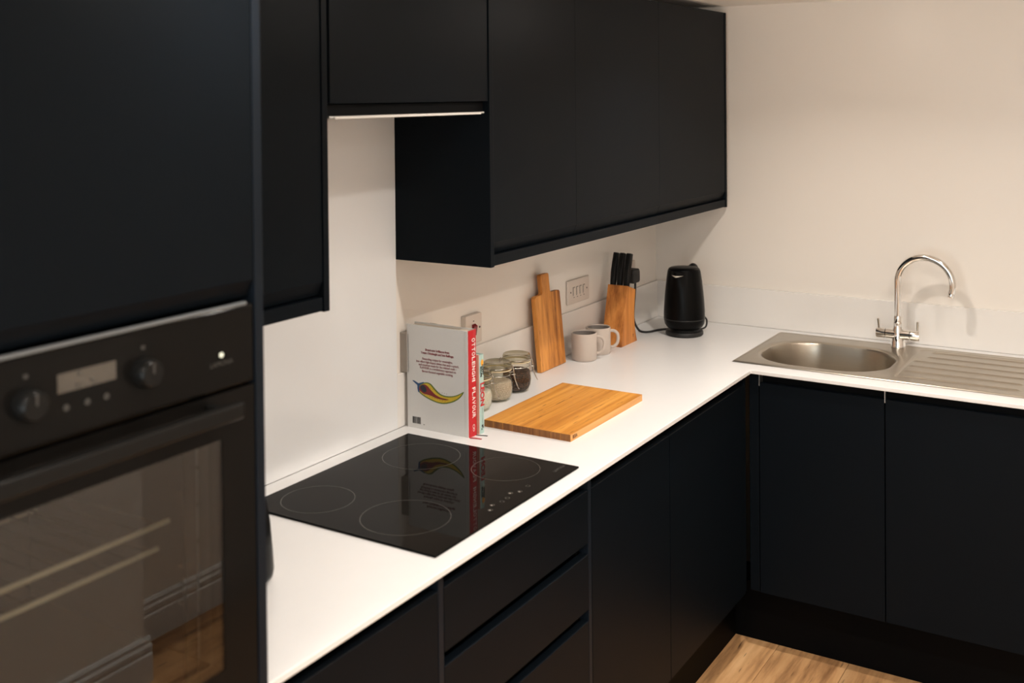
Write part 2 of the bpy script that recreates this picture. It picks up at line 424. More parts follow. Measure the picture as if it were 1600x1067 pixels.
# skirting boards of the opposite wall: plain lower board with a moulded top
def skirt(prefix, x0, x1, y):
    prof = [(y, FL), (y+.018, FL), (y+.018, FL+.085), (y+.013, FL+.092), (y+.016, FL+.100), (y+.016, FL+.112), (y+.009, FL+.120), (y+.011, FL+.130), (y+.004, FL+.140), (y, FL+.140)]
    return struct(obj(prefix, PR(prof, x0, x1, 'X'), 'skirting_paint'))
skirt('baseboard_front', XP+.018, -0.02, YF)
skirt('baseboard_pier', XL, XP+.018, YP)
struct(obj('baseboard_return', PR([(XP, FL), (XP+.018, FL), (XP+.018, FL+.085), (XP+.013, FL+.092), (XP+.016, FL+.112), (XP+.009, FL+.12), (XP+.004, FL+.14), (XP, FL+.14)], YF+.018, YP, 'Y'), 'skirting_paint'))
# upstands along both walls
UH = 0.1456
struct(obj('trim_1', B(-1.7136, 0.0, 0.0, 0.012, 0.0, UH), 'upstand_white', bevel=.0012))
struct(obj('trim_2', B(0.0, 0.012, -2.36, 0.012, 0.0, UH), 'upstand_white', bevel=.0012))
# white splashback between worktop and extractor
o = obj('splashback_panel', B(-2.836, -1.7136, 0.0, 0.012, 0.0, 0.872), 'splash_white', bevel=.001)
tag(o, 'plain white splashback panel behind the black hob', 'splashback')

# downlights sunk into the ceiling
def downlight(x, y, label, power):
    t = thing('downlight', label, 'downlight', (x, y, CE-.006), 'ceiling downlights')
    obj('trim_ring', LA([(.034, CE-.006), (.046, CE-.006), (.046, CE), (.034, CE), (.034, CE-.006)], x, y, 32, cap0=False, cap1=False), 'alu_pale', t, smooth=True)
    l = bpy.data.lights.new('downlight_beam', 'AREA'); l.shape = 'DISK'; l.size = 0.045
    l.energy = power; l.color = LAMP_COLOR; l.spread = math.radians(140)
    lo = bpy.data.objects.new('downlight_beam', l); COL.objects.link(lo); lo.parent = t; lo.location = (0, 0, -.044)
    obj('opal_bulb', LA([(.026, CE-.003), (.026, CE-.016), (.022, CE-.026), (.012, CE-.033), (0, CE-.035)], x, y, 24, cap0=False, cap1=False), 'lamp_glow', t, smooth=True)
    b = bpy.data.lights.new('bulb_fill', 'POINT'); b.shadow_soft_size = 0.026; b.energy = BULB_FILL_POWER; b.color = LAMP_COLOR  # point light added to raise the ambient level
    bo = bpy.data.objects.new('bulb_fill', b); COL.objects.link(bo); bo.parent = t; bo.location = (0, 0, -.062)
for k, (nm, lx) in enumerate((('over the sink end', -.90), ('above the hob', -1.90), ('beside the oven housing', -2.90), ('at the window end', -3.90))):
    downlight(lx, -.81, 'ceiling downlight %s, row nearest the cabinets' % nm, LAMP_POWER[-.81][k])
    downlight(lx, -1.60, 'ceiling downlight %s, row by the opposite wall' % nm, LAMP_POWER[-1.60][k])

# ================================================================== BASE UNITS
FY = -0.600      # front plane of the long run
FX = -0.628      # front plane of the sink run
DT, DB = -0.046, -0.728    # door top and bottom
def front_profile(f, top, bot, sgn, grip=True):
    """door slab seen from its end: front face at f, finger-grip bevel at the top edge"""
    b = f+sgn*.022
    if grip: return [(f, bot), (f, top-.0012), (f+sgn*.0012, top), (b, top), (b, bot)]
    return [(f, bot), (f, top), (b, top), (b, bot)]
def base_unit(name, label, x0, x1, fronts, cat='cabinet', group='navy base cabinets of the long run'):
    t = thing(name, label, cat, ((x0+x1)/2, -.30, FL+.17), group)
    c = bmesh.new()
    for a in ((x0, x0+.016, -.575, -.02, DB, -.016), (x1-.016, x1, -.575, -.02, DB, -.016), (x0+.016, x1-.016, -.575, -.02, DB, DB+.016), (x0+.016, x1-.016, -.03, -.02, DB+.016, -.016), (x0+.016, x1-.016, -.575, -.48, -.034, -.016)):
        box(c, *a)
    obj('carcass', c, 'navy_carcass', t)
    for nm, a, b_, top, bot in fronts:
        obj(nm, PR(front_profile(FY, top, bot, 1), a, b_, 'X'), 'navy_matt', t)
    return t
base_unit('base_cabinet', 'navy base cabinet with one door beside the tall oven housing', -2.834, -2.366, [('door', -2.832, -2.3665, DT, DB)])
t = base_unit('drawer_cabinet', 'navy three-drawer base cabinet under the black hob', -2.346, -1.751,
              [('drawer_front', -2.345, -1.752, DT, -.172), ('drawer_front', -2.345, -1.752, -.200, -.332), ('drawer_front', -2.345, -1.752, -.360, DB)], 'drawers')
obj('side_panel', B(-2.364, -2.347, -.600, -.02, DB, -.0135), 'navy_edge', t, bevel=.0008)
obj('side_panel', B(-1.750, -1.735, -.600, -.02, DB, -.0135), 'navy_edge', t, bevel=.0008)
base_unit('base_cabinet', 'narrow navy base cabinet directly right of the three drawers', -1.733, -1.266, [('door', -1.7325, -1.2675, DT, DB)])
base_unit('base_cabinet', 'navy base cabinet of the long run that ends in the inner corner', -1.264, -.660, [('door', -1.2645, -.6595, DT, DB)])
def sink_unit(name, label, y0, y1, doors):
    t = thing(name, label, 'cabinet', (-.31, (y0+y1)/2, FL+.17), 'navy base cabinets of the sink run')
    c = bmesh.new()
    for a in ((-.60, -.02, y0, y0+.016, DB, -.20), (-.60, -.02, y1-.016, y1, DB, -.20), (-.60, -.585, y0, y0+.016, -.20, -.016), (-.60, -.585, y1-.016, y1, -.20, -.016), (-.60, -.02, y0+.016, y1-.016, DB, DB+.016), (-.03, -.02, y0+.016, y1-.016, DB+.016, -.016), (-.605, -.585, y0+.016, y1-.016, -.060, -.016)):
        box(c, *a)
    obj('carcass', c, 'navy_carcass', t)
    for a, b_ in doors: obj('door', PR(front_profile(FX, DT+.004, DB, 1), a, b_, 'Y'), 'navy_matt', t)
    return t
t = sink_unit('sink_cabinet', 'navy two-door cabinet under the stainless steel sink', -1.437, -.640, [(-1.0325, -.6395), (-1.4365, -1.0365)])
for yy in (-.6378, -1.0345): obj('edge_strip', B(FX+.0005, FX+.014, yy-.0012, yy+.0012, -.052, -.0135), 'alu', t)
t = sink_unit('base_cabinet', 'navy cabinet past the drainer end of the sink', -2.040, -1.440, [(-2.0395, -1.4405)])
obj('side_panel', B(FX, -.02, -2.06, -2.0405, FL, -.0135), 'navy_matt', t, bevel=.0008)
t = thing('corner_post', 'navy filler posts closing the inner corner of the base cabinets', 'corner post', (-.64, -.61, FL+.17))
obj('post', B(-.6592, -.640, FY+.004, FY+.022, DB, -.020), 'navy_matt', t, bevel=.001)
obj('post', B(FX+.002, FX+.020, -.6355, -.604, DB, -.020), 'navy_matt', t, bevel=.001)
obj('corner_fill', B(-.6592, FX+.020, -.577, -.560, DB, -.020), 'navy_carcass', t)
# plinths
o = obj('plinth', B(-2.834, -.563, -.530, -.512, FL, DB-.0005), 'plinth_navy'); tag(o, 'dark plinth board under the long run of base cabinets', 'plinth')
o = obj('plinth', B(-.563, -.545, -2.04, -.530, FL, DB-.0005), 'plinth_navy'); tag(o, 'dark plinth board under the sink cabinets', 'plinth')

# ================================================================== WORKTOP
bm = bmesh.new()
xs = [-2.836, -.642, -.535, -.095, 0.0]; ys = [-2.06, -1.44, -.555, -.6156, 0.0]
ys = sorted(ys)  # -2.06 -1.44 -.6156 -.555 0
def keep(i, j):
    if i == 0 and j < 3-1+0: return ys[j] >= -.6157
    if i == 2 and -1.441 <= ys[j] and ys[j+1] <= -.5549: return False
    if i == 0: return ys[j] >= -.6157
    return True
cells_solid(bm, xs, ys, keep, -.0125, 0.0)
o = obj('worktop', bm, 'worktop_white', bevel=.0016, seg=2); tag(o, 'white L-shaped worktop with thin edge running into the corner', 'worktop')

# ================================================================== SINK
def make_sink():
    t = thing('kitchen_sink', 'stainless steel inset sink with one bowl and ribbed drainer', 'sink', (-.312, -.998, 0))
    X0, X1, Y0, Y1 = -.567, -.057, -1.480, -.522
    bcx, bcy, hx, hy, rr = -.336, -.780, .179, .216, .150
    def rbox(x, y, cx, cy, a, b, r):
        qx, qy = abs(x-cx)-a+r, abs(y-cy)-b+r
        return math.hypot(max(qx, 0), max(qy, 0))+min(max(qx, qy), 0)-r
    def sstep(a, b, x):
        k = min(1, max(0, (x-a)/(b-a))); return k*k*(3-2*k)
    def h(x, y):
        z = .0042
        e = min(x-X0, X1-x, y-Y0, Y1-y)
        z -= .0042*(1-sstep(0, .006, e))                       # rolled outer edge
        z -= .0012*sstep(.009, .014, e)                        # flat deck a little below the rim
        db = rbox(x, y, bcx, bcy, hx, hy, rr)
        # drainer: shallow tray with ribs
        dd = rbox(x, y, (-.520-.090)/2, -1.225, .215, .190, .03)
        tray = 1-sstep(-.006, .002, dd)
        z -= .0022*tray*(1-sstep(-.02, .01, -(db-.03)))
        if -1.415 < y < -1.02:
            for k in range(6):
                cx = -.488+k*.0735
                yend = -1.045-(.03 if k in (4, 5) else 0)
                rb = math.exp(-((x-cx)/.0034)**2)*sstep(-1.402, -1.385, y)*(1-sstep(yend-.012, yend+.004, y))
                z += .0034*rb
        # raised bead round the bowl, then the bowl itself
        z -= .0016*(1-sstep(.0, .022, db))
        if db < .010:
            d = -db
            z -= .004*sstep(-.010, .004, d)
            z -= .148*sstep(.000, .030, d)**0.85
            z -= .010*sstep(.03, .18, d)
        return z
    bm = bmesh.new(); nx, ny = 330, 380
    g = [[bm.verts.new((X0+(X1-X0)*i/nx, Y0+(Y1-Y0)*j/ny, h(X0+(X1-X0)*i/nx, Y0+(Y1-Y0)*j/ny)+.0006)) for j in range(ny+1)] for i in range(nx+1)]
    for i in range(nx):
        for j in range(ny):
            bm.faces.new((g[i][j], g[i+1][j], g[i+1][j+1], g[i][j+1]))
    obj('basin', bm, 'sink_steel', t, smooth=True)
    zb = -.160
    obj('waste', LA([(.044, zb+.0045), (.042, zb+.0065), (.034, zb+.0065), (.030, zb+.004), (0, zb+.004)], bcx, bcy, 40, cap0=False, cap1=False), 'chrome', t, smooth=True)
    return t
make_sink()

# ================================================================== TAP
def make_tap():
    x, y = -.106, -.962; z0 = .0038
    t = thing('mixer_tap', 'chrome swan-neck mixer tap with two lever handles at the sink', 'tap', (x, y, z0))
    obj('base', LA([(.0255, z0), (.0262, z0+.004), (.0250, z0+.008), (.0240, z0+.022), (.0205, z0+.034), (.017, z0+.045)], x, y, 40), 'chrome', t, smooth=True)
    obj('collar', LA([(.020, .046), (.0185, .066), (.0165, .078), (.0165, .094), (.0150, .096), (.0145, .112), (.0135, .116)], x, y, 36), 'chrome', t, smooth=True)
    a0, a1 = y+.073, y-.073; zc = .0520; R = .0178
    body = bmesh.new(); tube(body, [(x, y+.040, zc), (x, y-.040, zc)], R, 32)
    obj('crossbar', body, 'chrome', t, smooth=True)
    for s, e in ((1, a0), (-1, a1)):
        bm = bmesh.new()
        tube(bm, [(x, y+s*.0415, zc), (x, y+s*.0425, zc), (x, e-s*.004, zc), (x, e-s*.0005, zc), (x, e, zc)], [R*.93, R*1.02, R*1.02, R*.98, R*.8], 32)
        hd = obj('handle', bm, 'chrome', t, smooth=True)
        obj('lever', TU([(x, e-s*.008, zc+.010), (x, e-s*.008, zc+.020), (x-.002, e-s*.007, zc+.040), (x-.004, e-s*.006, zc+.050)], [.0042, .0040, .0048, .0042], 14), 'chrome', hd, smooth=True)
    r, top = .0905, .236
    pts = [(x, y, .10), (x, y, .15), (x, y, .20)]
    cyy = y-r
    for k in range(0, 31):
        a = math.pi-k/30*math.radians(197)
        pts.append((x, cyy+r*math.cos(math.pi-a)*1.0 if False else cyy-r*math.cos(a), top+r*math.sin(a)))
    obj('spout', TU(pts, .0126, 24), 'chrome', t, smooth=True)
    d = (Vector(pts[-1])-Vector(pts[-2])).normalized(); p = Vector(pts[-1])
    obj('aerator', TU([p, p+d*.002, p+d*.014, p+d*.0145], [.0105, .0112, .0108, .0095], 24), 'chrome', t, smooth=True)
make_tap()

# ================================================================== HOB
def make_hob():
    x0, x1, y0, y1 = -2.3343, -1.7443, -.5728, -.0576
    t = thing('induction_hob', 'black glass hob with four thin cooking rings set in the worktop', 'hob', ((x0+x1)/2, (y0+y1)/2, 0))
    obj('glass', B(x0, x1, y0, y1, .0003, .0050), 'black_ceramic', t, bevel=.0012)
    def ring(cx, cy, r, w=.0007):
        bm = bmesh.new(); n = 96
        a = [bm.verts.new((cx+(r-w)*math.cos(2*math.pi*k/n), cy+(r-w)*math.sin(2*math.pi*k/n), .0052)) for k in range(n)]
        b = [bm.verts.new((cx+(r+w)*math.cos(2*math.pi*k/n), cy+(r+w)*math.sin(2*math.pi*k/n), .0052)) for k in range(n)]
        for k in range(n): bm.faces.new((a[k], b[k], b[(k+1) % n], a[(k+1) % n]))
        return bm
    for c in ((-2.2245, -.172, .0815), (-2.208, -.4035, .0965), (-1.8755, -.199, .0965), (-1.847, -.4285, .0825)):
        obj('cooking_ring', ring(*c), 'hob_mark', t)
    for k, (cx, cy) in enumerate(((-2.084, -.538), (-2.058, -.526), (-2.030, -.534), (-2.006, -.533), (-1.977, -.523), (-1.958, -.536), (-1.919, -.534))):
        bm = ring(cx, cy, .0048, .0007)
        s = obj('touch_symbol', bm, 'hob_mark', t)
        if k in (0, 1, 4, 5):
            bm = bmesh.new(); lathe(bm, [(0, .0053), (.0022, .0053)], cx-.002, cy, 14, cap0=False, cap1=False)
            obj('dot', bm, 'hob_mark_bright', s)
    obj('lettering', text_bm('LAMONA', .0125, (1, 0, 0), (0, 1, 0), (-1.783, -.540, .0053)), 'hob_mark', t)
make_hob()

# ================================================================== WALL CABINETS
CY = -.302
DBW = .520
def wall_door(bm, x0, x1, bot, top, f=CY):
    prism(bm, [(f, top), (f, bot+.001), (f+.001, bot), (f+.012, bot-.028), (f+.022, bot-.028), (f+.022, top)], x0, x1, 'X')
def wall_unit(label, x0, x1, bot, top, group='navy wall cabinets'):
    t = thing('wall_cabinet', label, 'cabinet', ((x0+x1)/2, -.14, bot-.03), group)
    c = bmesh.new()
    for a in ((x0, x0+.016, CY+.024, .010, bot-.028, top), (x1-.016, x1, CY+.024, .010, bot-.028, top), (x0+.016, x1-.016, CY+.024, .010, bot-.028, bot-.012), (x0+.016, x1-.016, CY+.024, .010, top-.016, top), (x0+.016, x1-.016, .002, .010, bot-.012, top-.016)):
        box(c, *a)
    obj('carcass', c, 'navy_carcass', t)
    bm = bmesh.new(); wall_door(bm, x0+.0002, x1-.0002, bot, top)
    obj('door', bm, 'navy_matt', t)
    return t
TOPW = 1.2134
t = wall_unit('navy wall cabinet right of the extractor with a bare end panel', -1.6935, -1.2452, DBW, TOPW)
obj('end_panel', B(-1.7125, -1.6955, CY-.003, .0115, .459, TOPW), 'navy_matt', t, bevel=.001)
wall_unit('middle navy wall cabinet above the knife block and mugs', -1.2445, -.6512, DBW, TOPW)
t = wall_unit('navy wall cabinet in the corner beside the sink wall', -.6505, -.034, DBW, TOPW)
obj('end_panel', B(-.031, -.016, CY-.002, .0115, .459, TOPW), 'navy_matt', t, bevel=.001)
o = obj('pelmet', B(-1.6945, -.0315, CY+.0005, CY+.018, .461, .4895), 'navy_matt', bevel=.0008); tag(o, 'navy pelmet rail along the underside of the long row of wall cabinets', 'pelmet')
o = obj('cabinet_base_board', B(-1.6945, -.0315, CY+.019, .0115, .468, .486), 'navy_carcass'); tag(o, 'dark board closing the underside of the long row of wall cabinets', 'board')
t = wall_unit('narrow navy wall cabinet between the oven housing and the extractor', -2.833, -2.3465, .519, TOPW)
obj('end_panel', B(-2.3455, -2.3285, CY-.003, -.0005, .457, TOPW), 'navy_matt', t, bevel=.001)
o = obj('pelmet', B(-2.834, -2.3465, CY+.0005, CY+.018, .459, .4875), 'navy_matt', bevel=.0008); tag(o, 'short navy pelmet rail under the narrow wall cabinet by the oven', 'pelmet')
o = obj('cabinet_base_board', B(-2.834, -2.3465, CY+.019, -.001, .466, .484), 'navy_carcass'); tag(o, 'dark board closing the underside of the narrow wall cabinet by the oven', 'board')
# extractor cabinet and extractor
t = thing('wall_cabinet', 'short navy wall cabinet over the extractor and hob', 'cabinet', (-2.02, -.14, .888), 'navy wall cabinets')
c = bmesh.new()
for a in ((-2.3265, -2.3105, CY+.024, .010, .888, TOPW), (-1.7305, -1.7145, CY+.024, .010, .888, TOPW), (-2.3105, -1.7305, CY+.024, .010, TOPW-.016, TOPW), (-2.3105, -1.7305, .002, .010, .888, TOPW-.016)): box(c, *a)
obj('carcass', c, 'navy_carcass', t)
obj('door', B(-2.3175, -1.7150, CY, CY+.022, .886, TOPW), 'navy_matt', t, bevel=.001)
obj('filler', B(-2.3275, -2.3180, CY+.010, CY+.024, .886, TOPW), 'navy_carcass', t)
t = thing('extractor_hood', 'slim built-in extractor with a pale pull-out edge under the short wall cabinet', 'extractor', (-2.02, -.15, .853))
obj('body', B(-2.3265, -1.7145, CY+.016, -.0015, .860, .884), 'navy_carcass', t, bevel=.001)
obj('visor', B(-2.306, -1.752, CY-.004, CY+.13, .8535, .8592), 'alu_pale', t, bevel=.0012)
for a, b_ in ((-2.322, -2.306), (-1.752, -1.735)):
    obj('bracket', B(a, b_, CY-.002, CY+.03, .8555, .8598), 'alu', t, bevel=.0008)
for a, b_ in ((-2.28, -2.03), (-2.01, -1.77)):
    f = obj('filter', B(a, b_, -.165, -.03, .8565, .8600), 'alu', t, bevel=.001)

# ================================================================== TALL OVEN HOUSING
TF = -.620
t = thing('oven_housing', 'tall navy oven housing with end panels at the left edge', 'cabinet', (-3.154, -.31, FL))
obj('end_panel', B(-2.8535, -2.8365, TF, -.0005 + .012, FL, TOPW), 'navy_edge', t, bevel=.001)
obj('end_panel', B(-3.4720, -3.4550, TF, .0115, FL, TOPW), 'navy_edge', t, bevel=.001)
hc = bmesh.new()
for a in ((-3.4545, -3.4385, -.590, .010, FL+.15, TOPW), (-2.8705, -2.8545, -.590, .010, FL+.15, TOPW), (-3.4385, -2.8705, -.590, .010, .600, .616), (-3.4385, -2.8705, -.590, .010, -.022, -.006), (-3.4385, -2.8705, -.590, .010, TOPW-.016, TOPW), (-3.4385, -2.8705, .002, .010, -.006, TOPW-.016), (-3.4385, -2.8705, -.590, .010, FL+.15, FL+.166)):
    box(hc, *a)
obj('carcass', hc, 'navy_carcass', t)
up = bmesh.new(); prism(up, [(TF+.001, TOPW), (TF+.001, .626), (TF+.002, .625), (TF+.014, .600), (TF+.022, .600), (TF+.022, TOPW)], -3.4535, -2.8705+.015, 'X')
obj('upper_door', up, 'navy_matt', t)
obj('lower_door', PR(front_profile(TF+.001, -.040, DB, 1), -3.4535, -2.8555, 'X'), 'navy_matt', t)
obj('kick_board', B(-3.4535, -2.8555, -.548, -.530, FL, FL+.188), 'plinth_navy', t)

def make_oven():
    t = thing('built_in_oven', 'built-in black glass oven with dials and a small display', 'oven', (-3.154, -.40, -.005))
    x0, x1 = -3.4530, -2.8560
    obj('fascia', B(x0, x1, TF+.002, TF+.030, .4745, .5905), 'oven_black', t, bevel=.002)
    obj('top_trim', B(x0, x1-.016, TF-.001, TF+.006, .5910, .5960), 'oven_trim', t, bevel=.001)
    obj('display', B(-3.191, -3.104, TF+.0012, TF+.004, .5325, .5570), 'oven_display', t)
    for a, b_ in ((-3.160, .552), (-3.141, .541), (-3.163, .538)):
        obj('display_dot', TU([(a, TF+.0014, b_), (a, TF+.0006, b_)], .0022, 14), 'oven_print', t)
    for kx in (-3.234, -3.060):
        bm = bmesh.new(); tube(bm, [(kx, TF+.003, .531), (kx, TF-.004, .531), (kx, TF-.018, .531), (kx, TF-.020, .531)], [.021, .021, .018, .016], 32)
        k = obj('dial', bm, 'oven_handle_black', t, smooth=True)
        obj('marker', B(kx-.0014, kx+.0014, TF-.0208, TF-.0198, .532, .546), 'oven_print', k)
        obj('dial_symbol', B(kx-.003, kx+.003, TF+.0013, TF+.003, .562, .567), 'oven_print', t)
    for bx in (-3.179, -3.148, -3.119):
        obj('button', TU([(bx, TF+.003, .513), (bx, TF+.0008, .513)], .0042, 18), 'oven_print', t)
    obj('indicator_light', TU([(-2.921, TF+.003, .5255), (-2.921, TF+.0004, .5255)], .0036, 20), 'led_dot', t)
    obj('lettering', text_bm('LAMONA', .0105, (1, 0, 0), (0, 0, 1), (-2.921, TF+.0012, .5130)), 'oven_print', t)
    # door: frame of black glass round a see-through window
    d = obj('door', boxes((x0, -3.385, TF+.002, TF+.032, .004, .4690), (-2.920, x1, TF+.002, TF+.032, .004, .4690),
                          (-3.385, -2.920, TF+.002, TF+.032, .402, .4690), (-3.385, -2.920, TF+.002, TF+.032, .004, .062)), 'oven_black', t)
    obj('window', B(-3.385, -2.920, TF+.0035, TF+.0065, .062, .402), 'oven_glass', d)
    for fa, fb in ((-2.975, -2.955), (-3.352, -3.330)): obj('inner_frame', B(fa, fb, TF+.020, TF+.026, .062, .402), 'oven_handle_black', d)
    h = bmesh.new(); box(h, -3.405, -2.920, TF-.046, TF-.030, .4400, .4640)
    hd = obj('handle', h, 'oven_handle_black', t, bevel=.004, seg=3)
    for hx in (-3.375, -2.945):
        obj('handle_post', B(hx-.008, hx+.008, TF-.032, TF+.002, .444, .460), 'oven_handle_black', hd, bevel=.002)
    # cavity
    cv = bmesh.new(); a0, a1, c0, c1, e0, e1 = -3.400, -2.910, TF+.034, -.14, .055, .415
    for a in ((a0-.01, a0, c0, c1, e0, e1), (a1, a1+.01, c0, c1, e0, e1), (a0, a1, c0, c1, e0-.01, e0), (a0, a1, c0, c1, e1, e1+.01), (a0, a1, c1, c1+.01, e0, e1)): box(cv, *a)
    obj('cavity', cv, 'oven_enamel', t)
    for zz, yy in ((.262, -.505), (.214, -.480)):
        sh = obj('rack', TU([(-3.385, yy, zz), (-2.925, yy, zz)], .0040, 10), 'rack_pale', t, smooth=True)
        obj('rear_rod', TU([(-3.385, -.18, zz), (-2.925, -.18, zz)], .0034, 10), 'rack_pale', sh, smooth=True)
        for k in range(14):
            xx = -3.37+k*.033
            obj('wire', TU([(xx, yy, zz), (xx, -.18, zz)], .0013, 6), 'wire_steel', sh)
    for sx, x_in, x_out in ((1, -2.932, -2.915), (-1, -3.378, -3.395)):      # side shelf supports: two upright wires with runner ends
        for xu, zs_ in ((x_in, (.37, .315, .205, .15)), (x_out, (.35, .295, .24, .185, .13))):
            sr = obj('side_support', TU([(xu, -.556, .060), (xu, -.556, .412)], .0016, 8), 'oven_trim', t)
            for zz in zs_:
                obj('runner_end', TU([(xu-sx*.003, -.563, zz), (xu-sx*.003, -.540, zz)], .0026, 10), 'wire_steel', sr)
make_oven()

# ================================================================== BOOKS
def flat_poly(pts, x, th=.00015):
    """thin printed shape on a plane x = const; pts are (y, z)"""
    return PR(pts, x-th, x+th, 'X')
def make_books():
    # --- large grey cookbook, back cover towards the hob
    bx0, bx1, y0, y1, h = -1.6850, -1.6470, -.2130, -.0120, .2810
    t = thing('cookbook', 'large grey hardback cookbook with red spine and printed chilli standing by the hob', 'book', (-1.666, -.112, 0), 'cookbooks beside the hob')
    obj('pages', B(bx0+.003, bx1-.003, y0+.006, y1-.006, .004, h-.004), 'page_cream', t)
    bc = obj('back_cover', boxes((bx0, bx0+.0028, y0+.013, y1, 0, h), (bx0+.0006, bx0+.0026, y0+.010, y0+.013, 0, h), (bx0-.0002, bx0+.0028, y0+.001, y0+.010, 0, h)), 'cover_grey', t)
    obj('front_cover', B(bx1-.0028, bx1, y0+.001, y1, 0, h), 'cover_grey', t)
    sp = bmesh.new()
    prism(sp, [(bx0+.0010, y0+.001), (bx0+.003, y0-.0015), ((bx0+bx1)/2, y0-.0032), (bx1-.003, y0-.0015), (bx1, y0+.001), (bx1-.003, y0+.003), (bx0+.003, y0+.003)], 0, h, 'Z')
    s = obj('spine', sp, 'spine_red', t)
    ysp = y0-.0033
    cxs = (bx0+bx1)/2
    def fitz(bm, z1, z0):
        zs_ = [v.co.z for v in bm.verts]; k = (z1-z0)/(max(zs_)-min(zs_)); m_ = min(zs_)
        for v in bm.verts: v.co.z = (v.co.z-m_)*k+z0
        return bm
    obj('lettering', merge(*[fitz(text_bm(c_, .0205, (0, 0, -1), (1, 0, 0), (cxs+.0005, ysp, 0), bold=.0003), za, zb_) for c_, za, zb_ in
        [(c_, .2603-.01235*i, .2603-.01235*i-(.0098 if c_ != 'I' else .0036)) for i, c_ in enumerate('OTTOLENGHI')]+[(c_, .1300-.0119*i, .1300-.0119*i-.0095) for i, c_ in enumerate('FLAVOUR')]]), 'print_white', s)
    bm = bmesh.new()
    for (r0, r1, cz) in ((.0038, .0052, .0265), (.0030, .0042, .0175)):
        n = 24
        a = [bm.verts.new((cxs+r0*math.cos(2*math.pi*k/n), ysp, cz+r0*math.sin(2*math.pi*k/n))) for k in range(n)]
        b = [bm.verts.new((cxs+r1*math.cos(2*math.pi*k/n), ysp, cz+r1*math.sin(2*math.pi*k/n))) for k in range(n)]
        for k in range(n): bm.faces.new((a[k], b[k], b[(k+1) % n], a[(k+1) % n]))
    obj('emblem', bm, 'print_white', s)
    # printed text of the back cover
    X = bx0-.0002
    L = [('Brand-new brilliance from', .2172, -.0740, -.1529, 1), ('Yotam Ottolenghi and Ixta Belfrage.', .2083, -.0588, -.1673, 1),
         ('Rewarding recipes for weeknights,', .1921, -.0637, -.1632, 0), ('low-effort high-impact dishes that pack a punch,', .1836, -.0434, -.1834, 0),
         ('and standout meals for the relaxed cook \u2013', .1755, -.0514, -.1756, 0), ('FLAVOUR is a revolutionary approach to', .1675, -.0553, -.1736, 0),
         ('flavour-focused vegetable cooking.', .1585, -.0622, -.1638, 0)]
    bms = []
    for s_, z, a, b_, bold in L:
        bm = text_bm(s_, .0085, (0, -1, 0), (0, 0, 1), (X, 0, z), bold=.00022 if bold else .00006)
        ys_ = [v.co.y for v in bm.verts]; w = max(ys_)-min(ys_); k = abs(a-b_)/w; mid = (max(ys_)+min(ys_))/2
        for v in bm.verts: v.co.y = (v.co.y-mid)*k+(a+b_)/2
        bms.append(bm)
    obj('lettering', merge(*bms), 'print_red', bc)
    # chilli drawing
    outer = [(-0.0517, 0.0993), (-0.0476, 0.1066), (-0.0502, 0.1158), (-0.0563, 0.1225), (-0.0684, 0.1274), (-0.0793, 0.1294), (-0.0912, 0.1271), (-0.1018, 0.1188), (-0.1112, 0.1113), (-0.1229, 0.1042), (-0.137, 0.1014), (-0.1534, 0.1021), (-0.1697, 0.1059), (-0.1848, 0.1127), (-0.1983, 0.1197), (-0.1917, 0.108), (-0.1812, 0.0979), (-0.1672, 0.0892), (-0.1508, 0.0827), (-0.1344, 0.0788), (-0.1179, 0.078), (-0.0989, 0.0806), (-0.0799, 0.0857), (-0.0632, 0.0921)]
    inner = [(-0.0541, 0.1026), (-0.0518, 0.1082), (-0.055, 0.1164), (-0.0616, 0.1216), (-0.0708, 0.125), (-0.0792, 0.1265), (-0.0881, 0.1241), (-0.0982, 0.1158), (-0.1088, 0.1071), (-0.1217, 0.1006), (-0.137, 0.0981), (-0.1534, 0.0988), (-0.1709, 0.1032), (-0.1848, 0.1095), (-0.1918, 0.1143), (-0.1871, 0.1073), (-0.1778, 0.0993), (-0.1649, 0.0918), (-0.1497, 0.0858), (-0.1344, 0.0823), (-0.1179, 0.0813), (-0.1014, 0.0838), (-0.0823, 0.0889), (-0.0656, 0.095)]
    red = [(-0.0532, 0.105), (-0.0526, 0.1122), (-0.0575, 0.1187), (-0.0672, 0.1229), (-0.0768, 0.1213), (-0.0851, 0.1156), (-0.0945, 0.1081), (-0.1063, 0.1), (-0.1228, 0.0946), (-0.1416, 0.0933), (-0.1498, 0.0925), (-0.1416, 0.09), (-0.1228, 0.0897), (-0.1062, 0.0913), (-0.0944, 0.0945), (-0.08, 0.0964), (-0.0669, 0.0975)]
    dark = [(-0.0557, 0.1126), (-0.0587, 0.1183), (-0.0647, 0.1207), (-0.0719, 0.1177), (-0.0766, 0.1105), (-0.0753, 0.1036), (-0.0681, 0.1016), (-0.0609, 0.1055)]
    stem = [(-0.0297, 0.1282), (-0.0334, 0.1298), (-0.0503, 0.1236), (-0.0673, 0.1292), (-0.0689, 0.1275), (-0.0563, 0.1205), (-0.0526, 0.1161), (-0.0531, 0.1005), (-0.0492, 0.099), (-0.0465, 0.1084), (-0.0461, 0.1182)]
    def sm(p, n=4): return [(q.x, q.y) for q in spline([(a, b, 0) for a, b in p], n, True)]
    obj('chilli_outline', flat_poly(sm(outer), bx0-.0001), 'chilli_green', bc)
    obj('chilli_flesh', flat_poly(sm(inner), bx0-.0003), 'chilli_yellow', bc)
    rb = flat_poly(sm(red), bx0-.0005)
